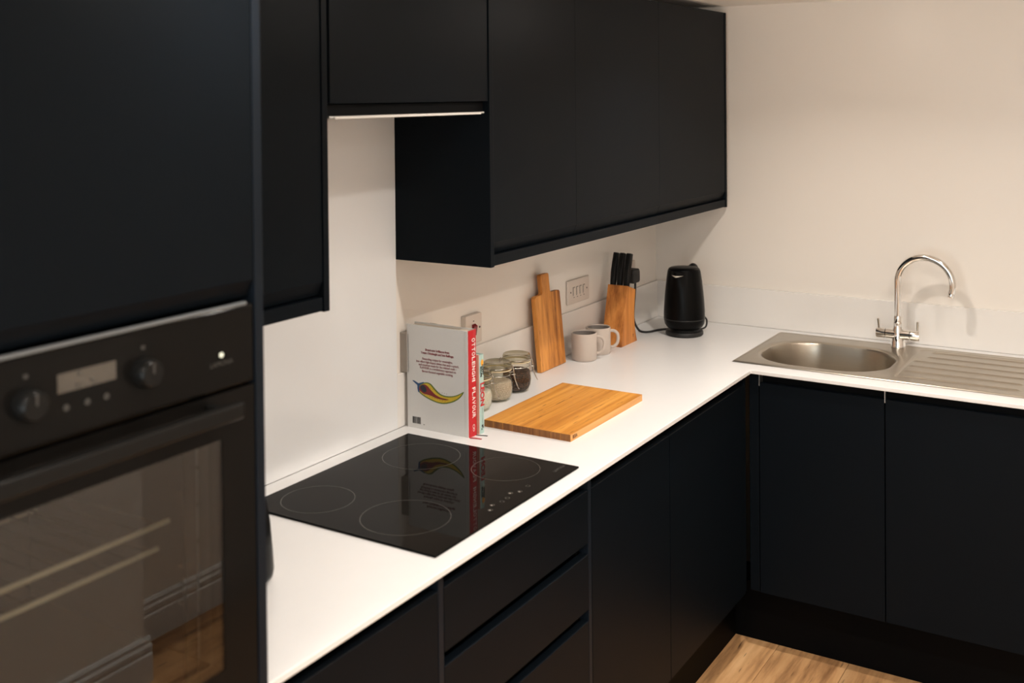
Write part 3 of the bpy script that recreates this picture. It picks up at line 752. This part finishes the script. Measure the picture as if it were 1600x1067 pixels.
    for k in range(10):      # seeds scattered round the red core
        a = -.070-.0085*k; z = .0985-.0011*k+random.uniform(-.0006, .0006)-.004
        prism(rb, [(a+.0009*math.cos(q), z+.0009*math.sin(q)) for q in (0, 1.05, 2.1, 3.14, 4.2, 5.24)], bx0-.00065, bx0-.00035, 'X')
    for k in range(9):
        a = -.083-.0075*k; z = .1185-.0028*k+random.uniform(-.0008, .0008)+(.0009*k*k*.18)
        prism(rb, [(a+.0009*math.cos(q), z+.0009*math.sin(q)) for q in (0, 1.05, 2.1, 3.14, 4.2, 5.24)], bx0-.00065, bx0-.00035, 'X')
    obj('chilli_core', rb, 'chilli_red', bc)
    obj('chilli_heart', flat_poly(sm(dark), bx0-.0007), 'chilli_navy', bc)
    obj('chilli_stem', flat_poly(stem, bx0-.0005), 'chilli_blue', bc)
    # barcode
    bm = bmesh.new(); y = -.0290
    while y > -.0560:
        w = random.choice((.0004, .0006, .0010, .0016)); g = random.choice((.0004, .0006, .0009))
        box(bm, X-.0001, X+.0001, y-w, y, .0128, .0310); y -= w+g
    obj('barcode', bm, 'print_black', bc)
    obj('price_mark', B(X-.0001, X+.0001, -.0690, -.0650, .0125, .0140), 'print_black', bc)
    rp = [(bx0+.010, y0+.004, .0012), (bx0+.003, y0-.004, .0006), (bx0+.001, y0-.022, .0006), (bx0+.0005, y0-.036, .0006)]
    bm = bmesh.new(); box(bm, bx0-.003, bx0+.004, y0-.010, y0-.004, .0004, .0010)
    prism(bm, [(bx0-.001, y0-.006), (bx0+.007, y0-.006), (bx0+.011, y0-.034), (bx0+.005, y0-.036)], .0004, .0010, 'Z')
    obj('ribbon', bm, 'ribbon_red', t)
    # --- smaller teal book behind it
    x0, x1, ya, yb, hh = -1.6455, -1.6215, -.2200, -.0450, .2105
    t = thing('cookbook', 'smaller teal and pink hardback book behind the grey one', 'book', ((x0+x1)/2, -.13, 0), 'cookbooks beside the hob')
    obj('pages', B(x0+.003, x1-.003, ya+.006, yb-.005, .003, hh-.003), 'page_cream', t)
    obj('back_cover', B(x0, x0+.0026, ya+.0008, yb, 0, hh), 'cover_pink', t)
    obj('front_cover', B(x1-.0026, x1, ya+.0008, yb, 0, hh), 'cover_teal', t)
    sp = bmesh.new(); prism(sp, [(x0, ya+.001), (x0+.003, ya-.001), ((x0+x1)/2, ya-.002), (x1-.003, ya-.001), (x1, ya+.001), (x1-.003, ya+.003), (x0+.003, ya+.003)], 0, hh, 'Z')
    s = obj('spine', sp, 'cover_teal', t)
    yq = ya-.0022; cx = (x0+x1)/2
    obj('joint_strip', B(x0-.0004, x0+.0012, ya+.0002, ya+.008, 0, hh), 'cover_pink', t)
    obj('lettering', text_bm('LEON', .0245, (0, 0, -1), (1, 0, 0), (cx, yq, .1045), bold=.0009, xs=1.0), 'print_red', s).data.materials[0] = MATS['spine_red']
    obj('title_lettering', merge(text_bm('HAPPY', .0095, (0, 0, -1), (1, 0, 0), (cx+.0036, yq-.0001, .1700), bold=.0003), text_bm('SOUPS', .0095, (0, 0, -1), (1, 0, 0), (cx-.0046, yq-.0001, .1660), bold=.0003)), 'print_black', s)
    obj('author_lettering', text_bm('JOHN VINCENT', .0062, (0, 0, -1), (1, 0, 0), (cx+.0005, yq, .0465)), 'print_grey', s)
    obj('publisher_mark', boxes((cx-.003, cx+.004, yq-.0001, yq+.0006, .0185, .0235), (cx-.001, cx+.0055, yq-.0001, yq+.0006, .0150, .0180), (cx-.004, cx-.001, yq-.0001, yq+.0006, .0100, .0140)), 'print_black', s)
    bm = bmesh.new(); n = 20
    bm.faces.new([bm.verts.new((cx+.0010+.0062*math.cos(2*math.pi*k/n), yq-.00003, .1890+.0085*math.sin(2*math.pi*k/n))) for k in range(n)])
    obj('sun_print', bm, 'print_orange', s)
    bm = bmesh.new(); prism(bm, [(x0-.012, ya+.004), (x0-.006, ya+.004), (x0+.0015, ya-.026), (x0-.004, ya-.027)], .0003, .0009, 'Z')
    obj('ribbon', bm, 'ribbon_dark', t)
make_books()

# ================================================================== CHOPPING BOARDS
def make_boards():
    t = thing('chopping_board', 'flat rectangular bamboo chopping board lying on the worktop', 'chopping board', (-1.361, -.328, 0))
    x0, x1, y0, y1, h = -1.580, -1.141, -.4600, -.1925, .0185
    nst = 9
    for k in range(nst):     # glued bamboo staves
        a = y0+(y1-y0)*k/nst; b_ = y0+(y1-y0)*(k+1)/nst
        m = 'bamboo_x'
        bm = B(x0, x1, a+.00008, b_-.00008, 0, h)
        bevel_all(bm, .0002, 1)
        o = obj('stave', bm, [m, 'bamboo_end', 'bamboo_side'], t)
        for p in o.data.polygons:
            if abs(p.normal.x) > .9: p.material_index = 1
            elif p.normal.y < -.9 and k == 0: p.material_index = 2
    obj('lettering', text_bm('IKEA', .0125, (1, 0, 0), (0, 0, 1), (-1.556, y0-.0002, .0095), bold=.0003), 'board_brand', t)
    # paddle board leaning on the wall
    lean = math.atan2(.029, .315); by = -.030
    t = thing('paddle_board', 'bamboo paddle board with a handle leaning upright against the wall', 'chopping board', (-.935, by-.016, 0))
    def rc(cx, cz, r, a0, a1, n=5): return [(cx+r*math.cos(math.radians(a0+(a1-a0)*k/n)), cz+r*math.sin(math.radians(a0+(a1-a0)*k/n))) for k in range(n+1)]
    xa, xb, hz, hw = -1.017, -.853, .2465, .0255; mx = -.9425
    prof = [(xa, .001), (xb, .001)]+rc(xb-.010, hz-.010, .010, 0, 90)+[(mx+hw+.008, hz)]+[(mx+hw+.002, hz+.003), (mx+hw, hz+.009)]
    prof += rc(mx+hw-.007, .3115-.007, .007, 0, 90)+rc(mx-hw+.007, .3115-.007, .007, 90, 180)
    prof += [(mx-hw, hz+.009), (mx-hw-.002, hz+.003), (mx-hw-.008, hz)]+rc(xa+.010, hz-.010, .010, 90, 180)
    bm = PR(prof, -.016, 0, 'Y')
    bevel_all(bm, .0012, 2)
    rot_bm(bm, Matrix.Translation((0, by, 0)) @ Matrix.Rotation(-lean, 4, 'X') @ Matrix.Translation((0, 0, .0007)))
    zmin = min(v.co.z for v in bm.verts); bmesh.ops.translate(bm, vec=(0, 0, -zmin), verts=bm.verts)
    obj('board', bm, 'bamboo_z', t)
make_boards()

# ================================================================== JARS
def make_jar(x, y, label, fill, level):
    t = thing('clip_jar', label, 'jar', (x, y, 0), 'clip-top glass jars')
    prof = [(0, .0015), (.030, .0015), (.0345, .0005), (.0385, .004), (.0440, .018), (.0462, .036), (.0455, .052), (.0420, .064), (.0385, .070), (.0380, .080), (.0415, .083), (.0420, .087), (.0400, .0895)]
    gl = obj('jar_body', LA(prof, x, y, 48, cap0=False, cap1=False), 'jar_glass', t, smooth=True)
    if fill:
        ip = [(0, .0045), (.030, .0045), (.0365, .009), (.0415, .020), (.0435, .036)]
        zt = level
        ip = [p for p in ip if p[1] < zt-.003]+[((.0435 if zt < .05 else .0405), zt-.002), (.036, zt), (0, zt+.003)]
        obj('contents', LA(ip, x, y, 40, cap0=False, cap1=False), fill, t, smooth=True)
    obj('gasket', LA([(.0395, .0897), (.0430, .0897), (.0435, .0912), (.0430, .0927), (.0395, .0927), (.0395, .0897)], x, y, 40, cap0=False, cap1=False), 'jar_gasket', t, smooth=True)
    obj('lid', LA([(.0400, .0930), (.0425, .0935), (.0430, .100), (.0425, .1090), (.0405, .1130), (.0370, .1140), (.0345, .1125), (.0, .1120)], x, y, 48, cap0=False, cap1=False), 'jar_lid_glass', t, smooth=True)
    # wire bail: neck band, lid band, clasp loop and hinge
    def circ(r, z): return [(x+r*math.cos(2*math.pi*k/40), y+r*math.sin(2*math.pi*k/40), z) for k in range(40)]
    obj('neck_wire', TU(circ(.0405, .0765), .0015, 8, closed=True), 'wire_steel', t, smooth=True)
    obj('lid_wire', TU(circ(.0442, .0985), .0014, 8, closed=True), 'wire_steel', t, smooth=True)
    d = Vector((.62, -.78, 0)).normalized(); s = Vector((-d.y, d.x, 0)); c = Vector((x, y, 0))   # clasp side
    def W(u, v, z): return c+d*u+s*v+Vector((0, 0, z))
    loop = [W(.044, -.012, .0985), W(.0475, -.012, .092), W(.0490, -.011, .078), W(.0520, -.010, .060), W(.0600, -.009, .038), W(.0640, -.004, .0305), W(.0640, .004, .0305), W(.0600, .009, .038), W(.0520, .010, .060), W(.0490, .011, .078), W(.0475, .012, .092), W(.044, .012, .0985)]
    obj('clasp', TU(spline(loop, 4), .0013, 8), 'wire_steel', t, smooth=True)
    l2 = [W(.041, -.015, .0765), W(.050, -.014, .0765), W(.0525, -.008, .074), W(.0525, .008, .074), W(.050, .014, .0765), W(.041, .015, .0765)]
    obj('clasp_link', TU(spline(l2, 4), .0014, 8), 'wire_steel', t, smooth=True)
    l3 = [W(-.040, -.010, .0765), W(-.049, -.010, .080), W(-.051, -.010, .092), W(-.047, -.010, .1000), W(-.047, .010, .1000), W(-.051, .010, .092), W(-.049, .010, .080), W(-.040, .010, .0765)]
    obj('hinge', TU(spline(l3, 4), .0014, 8), 'wire_steel', t, smooth=True)
    return t
make_jar(-1.227, -.080, 'clip-top glass jar of dark brown coffee beside the paddle board', 'coffee_grains', .0640)
make_jar(-1.3415, -.0835, 'clip-top glass jar of pale beige sugar, middle of the three', 'sugar_grains', .0580)
make_jar(-1.4560, -.0860, 'clip-top glass jar with white contents half hidden behind the books', 'salt_grains', .0560)

# ================================================================== MUGS
def make_mug(x, y, ang, label):
    t = thing('mug', label, 'mug', (x, y, 0), 'beige stoneware mugs')
    H = .0930; R = .0430
    obj('body', LA([(0, .0022), (.034, .0022), (.0355, .0006), (.0405, .0010), (R, .006), (R+.0004, .03), (R+.0002, H-.003), (R-.001, H-.0004), (R-.0026, H-.0008), (R-.0032, H-.004)], x, y, 56, cap0=False, cap1=False), 'mug_clay', t, smooth=True)
    obj('inside', LA([(R-.0032, H-.004), (R-.0036, .02), (R-.0065, .009), (.030, .0062), (0, .006)], x, y, 56, cap0=False, cap1=False), 'mug_inside', t, smooth=True)
    d = Vector((math.cos(ang), math.sin(ang), 0)); c = Vector((x, y, 0))
    P = [c+d*a+Vector((0, 0, z)) for a, z in ((R-.002, .078), (R+.012, .0775), (R+.0235, .068), (R+.0265, .051), (R+.022, .033), (R+.010, .0225), (R-.002, .021))]
    obj('handle', TU(spline(P, 6), .0056, 14, flat=.75), 'mug_clay', t, smooth=True)
make_mug(-.782, -.0770, math.radians(-58), 'beige stoneware mug nearer the paddle board')
make_mug(-.678, -.0775, math.radians(-58), 'beige stoneware mug standing by the knife block')

# ================================================================== KNIFE BLOCK
def make_block():
    t = thing('knife_block', 'slanted wooden knife block in the corner by the kettle', 'knife block', (-.503, -.072, 0))
    prof = [(-.567, 0), (-.437, 0)]+[(q.x, q.y) for q in spline([(-.437, 0, 0), (-.4505, .04, 0), (-.4585, .085, 0), (-.4555, .135, 0), (-.4465, .190, 0)], 5)][1:]+[(-.5115, .2115)]
    bm = PR(prof, -.1130, -.0330, 'Y'); bevel_all(bm, .0015, 2)
    obj('body', bm, 'block_wood', t)
    obj('emblem', boxes((-.4720, -.4690, -.1134, -.1130, .020, .024), (-.4735, -.4675, -.1134, -.1130, .026, .031)), 'board_brand', t)
    top = lambda x: .2115-(x+.5115)*(.2115-.190)/(.5115-.4465)
    ax = Vector((.27, 0, 1)).normalized()
    for k in range(3):
        yk = -.0455-k*.0265
        x0 = -.494; z0 = top(x0)-.003
        tk = thing('knife', ['black-handled knife in the slot nearest the wall', 'black-handled knife in the middle slot of the block', 'black-handled knife in the slot nearest the room'][k], 'knife', (x0, yk, z0), 'knives in the wooden block')
        def P(u, s): return Vector((x0, yk, z0))+ax*s+Vector((1, 0, -.27)).normalized()*u
        sec = [(0, .010, .0095), (.012, .011, .0100), (.05, .0125, .0105), (.095, .0120, .0105), (.120, .0110, .0102)]
        bm = bmesh.new(); rings = []
        for s_, hw, hy in sec:
            cu = .004*math.sin(s_/.12*math.pi)*-1
            c = P(cu, s_); dx = Vector((1, 0, -.27)).normalized()
            ring = []
            for q in range(16):
                a = 2*math.pi*q/16; ca, sa = math.cos(a), math.sin(a)
                ex = abs(ca)**.5*math.copysign(1, ca); ey = abs(sa)**.5*math.copysign(1, sa)
                ring.append(bm.verts.new(c+dx*(hw*ex)+Vector((0, hy*ey, 0))))
            rings.append(ring)
        for a, b_ in zip(rings, rings[1:]):
            for q in range(16): bm.faces.new((a[q], a[(q+1) % 16], b_[(q+1) % 16], b_[q]))
        bm.faces.new(rings[0][::-1]); bm.faces.new(rings[-1])
        obj('handle', bm, 'handle_black', tk, smooth=True)
        c = P(0, .1215); dx = Vector((1, 0, -.27)).normalized(); bm = bmesh.new(); box(bm, -.0095, .0095, -.0085, .0085, -.002, .0012)
        rot_bm(bm, Matrix.Translation(c) @ Matrix.Rotation(math.atan(.27), 4, 'Y')); obj('end_cap', bm, 'handle_cap', tk, bevel=.001)
        c = P(0, .001); bm = bmesh.new(); box(bm, -.0105, .0105, -.0088, .0088, -.0015, .004)
        rot_bm(bm, Matrix.Translation(c) @ Matrix.Rotation(math.atan(.27), 4, 'Y')); obj('bolster', bm, 'handle_cap', tk, bevel=.001)
make_block()

# ================================================================== KETTLE
KX, KY = -.258, -.2235
def make_kettle():
    t = thing('kettle', 'black electric kettle on its round base in the corner', 'kettle', (KX, KY, 0))
    obj('base', LA([(0, .0008), (.066, .0008), (.0700, .004), (.0705, .012), (.0680, .0165), (.055, .0175), (.050, .024)], KX, KY, 56, cap0=False), 'rubber_black', t, smooth=True)
    prof = [(.050, .0245), (.058, .0255), (.0660, .031), (.0735, .043), (.0760, .058), (.0765, .072), (.0755, .100), (.0728, .140), (.0690, .180), (.0648, .215), (.0618, .235), (.0600, .243)]
    bm = LA(prof, KX, KY, 64, cap0=True, cap1=True)
    sd = Vector((-.55, .84, 0)).normalized()    # spout faces towards the long wall, left of the view
    sd = Vector((-1, .02, 0)).normalized()
    for v in bm.verts:
        p = v.co-Vector((KX, KY, 0)); q = Vector((p.x, p.y, 0))
        if p.z > .185 and q.length > .03:
            a = q.normalized().dot(sd)
            if a > .90: v.co += sd*((a-.90)/.10)**1.5*.016*((p.z-.185)/.058)
    obj('body', bm, 'kettle_black', t, smooth=True)
    obj('seam_ring', LA([(.0762, .0615), (.0770, .0625), (.0770, .0640), (.0762, .0650)], KX, KY, 64, cap0=False, cap1=False), 'rubber_black', t, smooth=True)
    obj('lid', LA([(.0585, .2432), (.0575, .2475), (.0520, .2510), (.0300, .2540), (0, .2548)], KX, KY, 56, cap0=False), 'kettle_black', t, smooth=True)
    c = Vector((KX, KY, 0)); n = Vector((-.62, .17, 0)); n = Vector((-.97, .22, 0)).normalized(); s = Vector((-n.y, n.x, 0))
    # bright sliver standing in for the glint on the pouring lip
    bm = bmesh.new(); q = [c+sd*.073+Vector((-sd.y, sd.x, 0))*v+Vector((0, 0, z)) for v, z in ((-.016, .2320), (.014, .2350), (.004, .2280), (-.008, .2265))]
    # handle on the far side
    hd = -sd
    P = [c+hd*a+Vector((0, 0, z)) for a, z in ((.055, .238), (.085, .244), (.108, .225), (.112, .170), (.103, .110), (.085, .070), (.070, .066))]
    obj('handle', TU(spline(P, 6), .0125, 16), 'kettle_black', t, smooth=True)
    # water window low on the right side
    wd_ = Vector((.40, -.92, 0)).normalized(); w2 = Vector((-wd_.y, wd_.x, 0)); bm = bmesh.new(); st = []
    for z, r in ((.086, .0760), (.12, .0745), (.16, .0712), (.205, .0662)):
        st.append([c+wd_*(r+.0008)+w2*v+Vector((0, 0, z)) for v in (-.0085, .0085)])
    st = [[bm.verts.new(v) for v in r] for r in st]
    for a, b_ in zip(st, st[1:]): bm.faces.new((a[0], a[1], b_[1], b_[0]))
    ext = bmesh.ops.extrude_face_region(bm, geom=bm.faces[:]); bmesh.ops.translate(bm, vec=-wd_*.003, verts=[g for g in ext['geom'] if isinstance(g, bmesh.types.BMVert)])
    obj('water_window', bm, 'water_window', t)
    # pale wedge put in as the light catching the spout edge
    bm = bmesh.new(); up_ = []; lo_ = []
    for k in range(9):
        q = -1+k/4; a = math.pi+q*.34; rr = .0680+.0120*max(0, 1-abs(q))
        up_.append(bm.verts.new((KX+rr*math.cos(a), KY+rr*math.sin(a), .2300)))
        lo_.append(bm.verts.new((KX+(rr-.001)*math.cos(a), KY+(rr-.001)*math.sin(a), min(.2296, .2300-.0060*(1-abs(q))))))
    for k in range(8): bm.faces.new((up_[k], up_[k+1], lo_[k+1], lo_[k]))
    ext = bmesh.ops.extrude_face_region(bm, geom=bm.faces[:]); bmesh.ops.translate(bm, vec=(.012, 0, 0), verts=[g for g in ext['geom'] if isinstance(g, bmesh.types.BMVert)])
    obj('spout_glint', bm, 'spout_glint_pale', t)
    # mains lead to the socket behind the knife block
    P = [(KX+.012, KY+.062, .012), (-.262, -.122, .007), (-.299, -.100, .0045), (-.313, -.080, .0045), (-.308, -.058, .010), (-.316, -.043, .046), (-.309, -.040, .094), (-.292, -.038, .160), (-.288, -.036, .188)]
    obj('mains_lead', TU(spline(P, 8), .0042, 10), 'rubber_black', t, smooth=True)
    P = [(KX+.050, KY-.036, .012), (KX+.072, KY-.055, .020), (KX+.078, KY-.058, .045), (KX+.070, KY-.050, .060)]
    obj('lead_loop', TU(spline(P, 6), .0033, 10), 'rubber_black', t, smooth=True)
make_kettle()

# ================================================================== ELECTRICAL PLATES
t = thing('grid_switch', 'wide switch plate with four small rockers on the wall above the mugs', 'switch', (-.667, .006, .168))
obj('plate', B(-.747, -.588, .003, .0118, .1685, .2535), 'socket_white', t, bevel=.004, seg=3)
for k in range(4):
    xx = -.7035+k*.0245
    r = obj('rocker', B(xx-.0062, xx+.0062, -.0005, .006, .1985, .2255), 'socket_white', t, bevel=.0012)
    obj('rocker_gap', boxes((xx-.0074, xx-.0062, .0022, .0034, .1970, .2270), (xx-.0062, xx+.0062, .0022, .0034, .2255, .2270)), 'socket_dark', r)
    obj('rocker_mark', B(xx-.003, xx+.003, .0023, .0032, .1900, .1920), 'socket_dark', r)
for xx in (-.727, -.608): obj('screw', TU([(xx, .0035, .211), (xx, .0022, .211)], .0028, 14), 'socket_dark', t)
t = thing('cooker_switch', 'square cooker switch with a red rocker on the wall behind the books', 'switch', (-1.348, .006, .158))
obj('plate', B(-1.3905, -1.3045, -.0060, .0118, .1590, .2460), 'socket_white', t, bevel=.002, seg=2)
obj('rocker', PR([(-.0150, .2120), (-.0060, .2180), (-.0055, .1830), (-.0105, .1830)], -1.3590, -1.3400, 'X'), 'switch_red', t, bevel=.001)
obj('screw', TU([(-1.317, -.0058, .2035), (-1.317, -.0070, .2035)], .0032, 14), 'socket_dark', t)
obj('indicator', B(-1.353, -1.346, -.0066, -.0058, .2250, .2275), 'socket_dark', t)
t = thing('wall_socket', 'double socket plate on the wall behind the knife block', 'socket', (-.275, .006, .170))
obj('plate', B(-.348, -.202, .002, .0118, .1700, .2555), 'socket_white', t, bevel=.003)
for xx in (-.312, -.238): obj('rocker', B(xx-.006, xx+.006, -.0015, .004, .236, .250), 'socket_white', t, bevel=.001)
t = thing('mains_plug', 'black mains plug pushed into the socket beside the knife handles', 'plug', (-.281, -.018, .180))
pb = PR([(-.312, .188), (-.305, .181), (-.257, .181), (-.250, .188), (-.250, .222), (-.258, .234), (-.304, .234), (-.312, .222)], -.040, .0015, 'Y')
obj('body', pb, 'rubber_black', t, bevel=.004, seg=3)
t = thing('wall_socket', 'surface-mounted socket box mostly hidden behind the grey cookbook', 'socket', (-1.60, -.008, UH))
obj('back_box', B(-1.6860, -1.5450, -.0130, .0118, .1470, .2560), 'socket_shaded', t, bevel=.002)
obj('plate', B(-1.6850, -1.5460, -.0190, -.0132, .1480, .2550), 'socket_shaded', t, bevel=.002)

# ================================================================== TOASTER (edge seen past the oven housing)
def make_toaster():
    cx, cy = -2.677, -.300
    t = thing('toaster', 'glossy black toaster peeking out from behind the oven housing', 'toaster', (cx, cy, 0))
    L_, W_ = .130, .088
    lv = [(0.006, .93, .93), (.012, .985, .985), (.022, 1, 1), (.06, .985, .985), (.11, .955, .95), (.15, .915, .90), (.172, .86, .82), (.184, .76, .68), (.188, .60, .45)]
    bm = bmesh.new(); rings = []; n = 48
    for z, kx, ky in lv:
        ring = []
        for q in range(n):
            a = 2*math.pi*q/n; ca, sa = math.cos(a), math.sin(a)
            ring.append(bm.verts.new((cx+L_*kx*abs(ca)**.55*math.copysign(1, ca), cy+W_*ky*abs(sa)**.55*math.copysign(1, sa), z)))
        rings.append(ring)
    for a, b_ in zip(rings, rings[1:]):
        for q in range(n): bm.faces.new((a[q], a[(q+1) % n], b_[(q+1) % n], b_[q]))
    bm.faces.new(rings[0][::-1]); bm.faces.new(rings[-1])
    obj('body', bm, 'kettle_black', t, smooth=True)
    for s in (-1, 1): obj('slot', B(cx-.075, cx+.075, cy+s*.022-.009, cy+s*.022+.009, .1875, .1890), 'rubber_black', t)
    for s_ in (-1, 1): obj('foot', B(cx+s_*.095-.015, cx+s_*.095+.015, cy-.06, cy+.06, .0005, .0065), 'rubber_black', t)
    obj('lever', B(cx-.138, cx-.122, cy-.018, cy+.018, .115, .128), 'rubber_black', t, bevel=.003)
    obj('base_glint', B(cx+.1150, cx+.1306, cy-.050, cy-.020, .010, .026), 'chrome', t, bevel=.002)  # small chrome piece put in for the highlight low on the body
make_toaster()
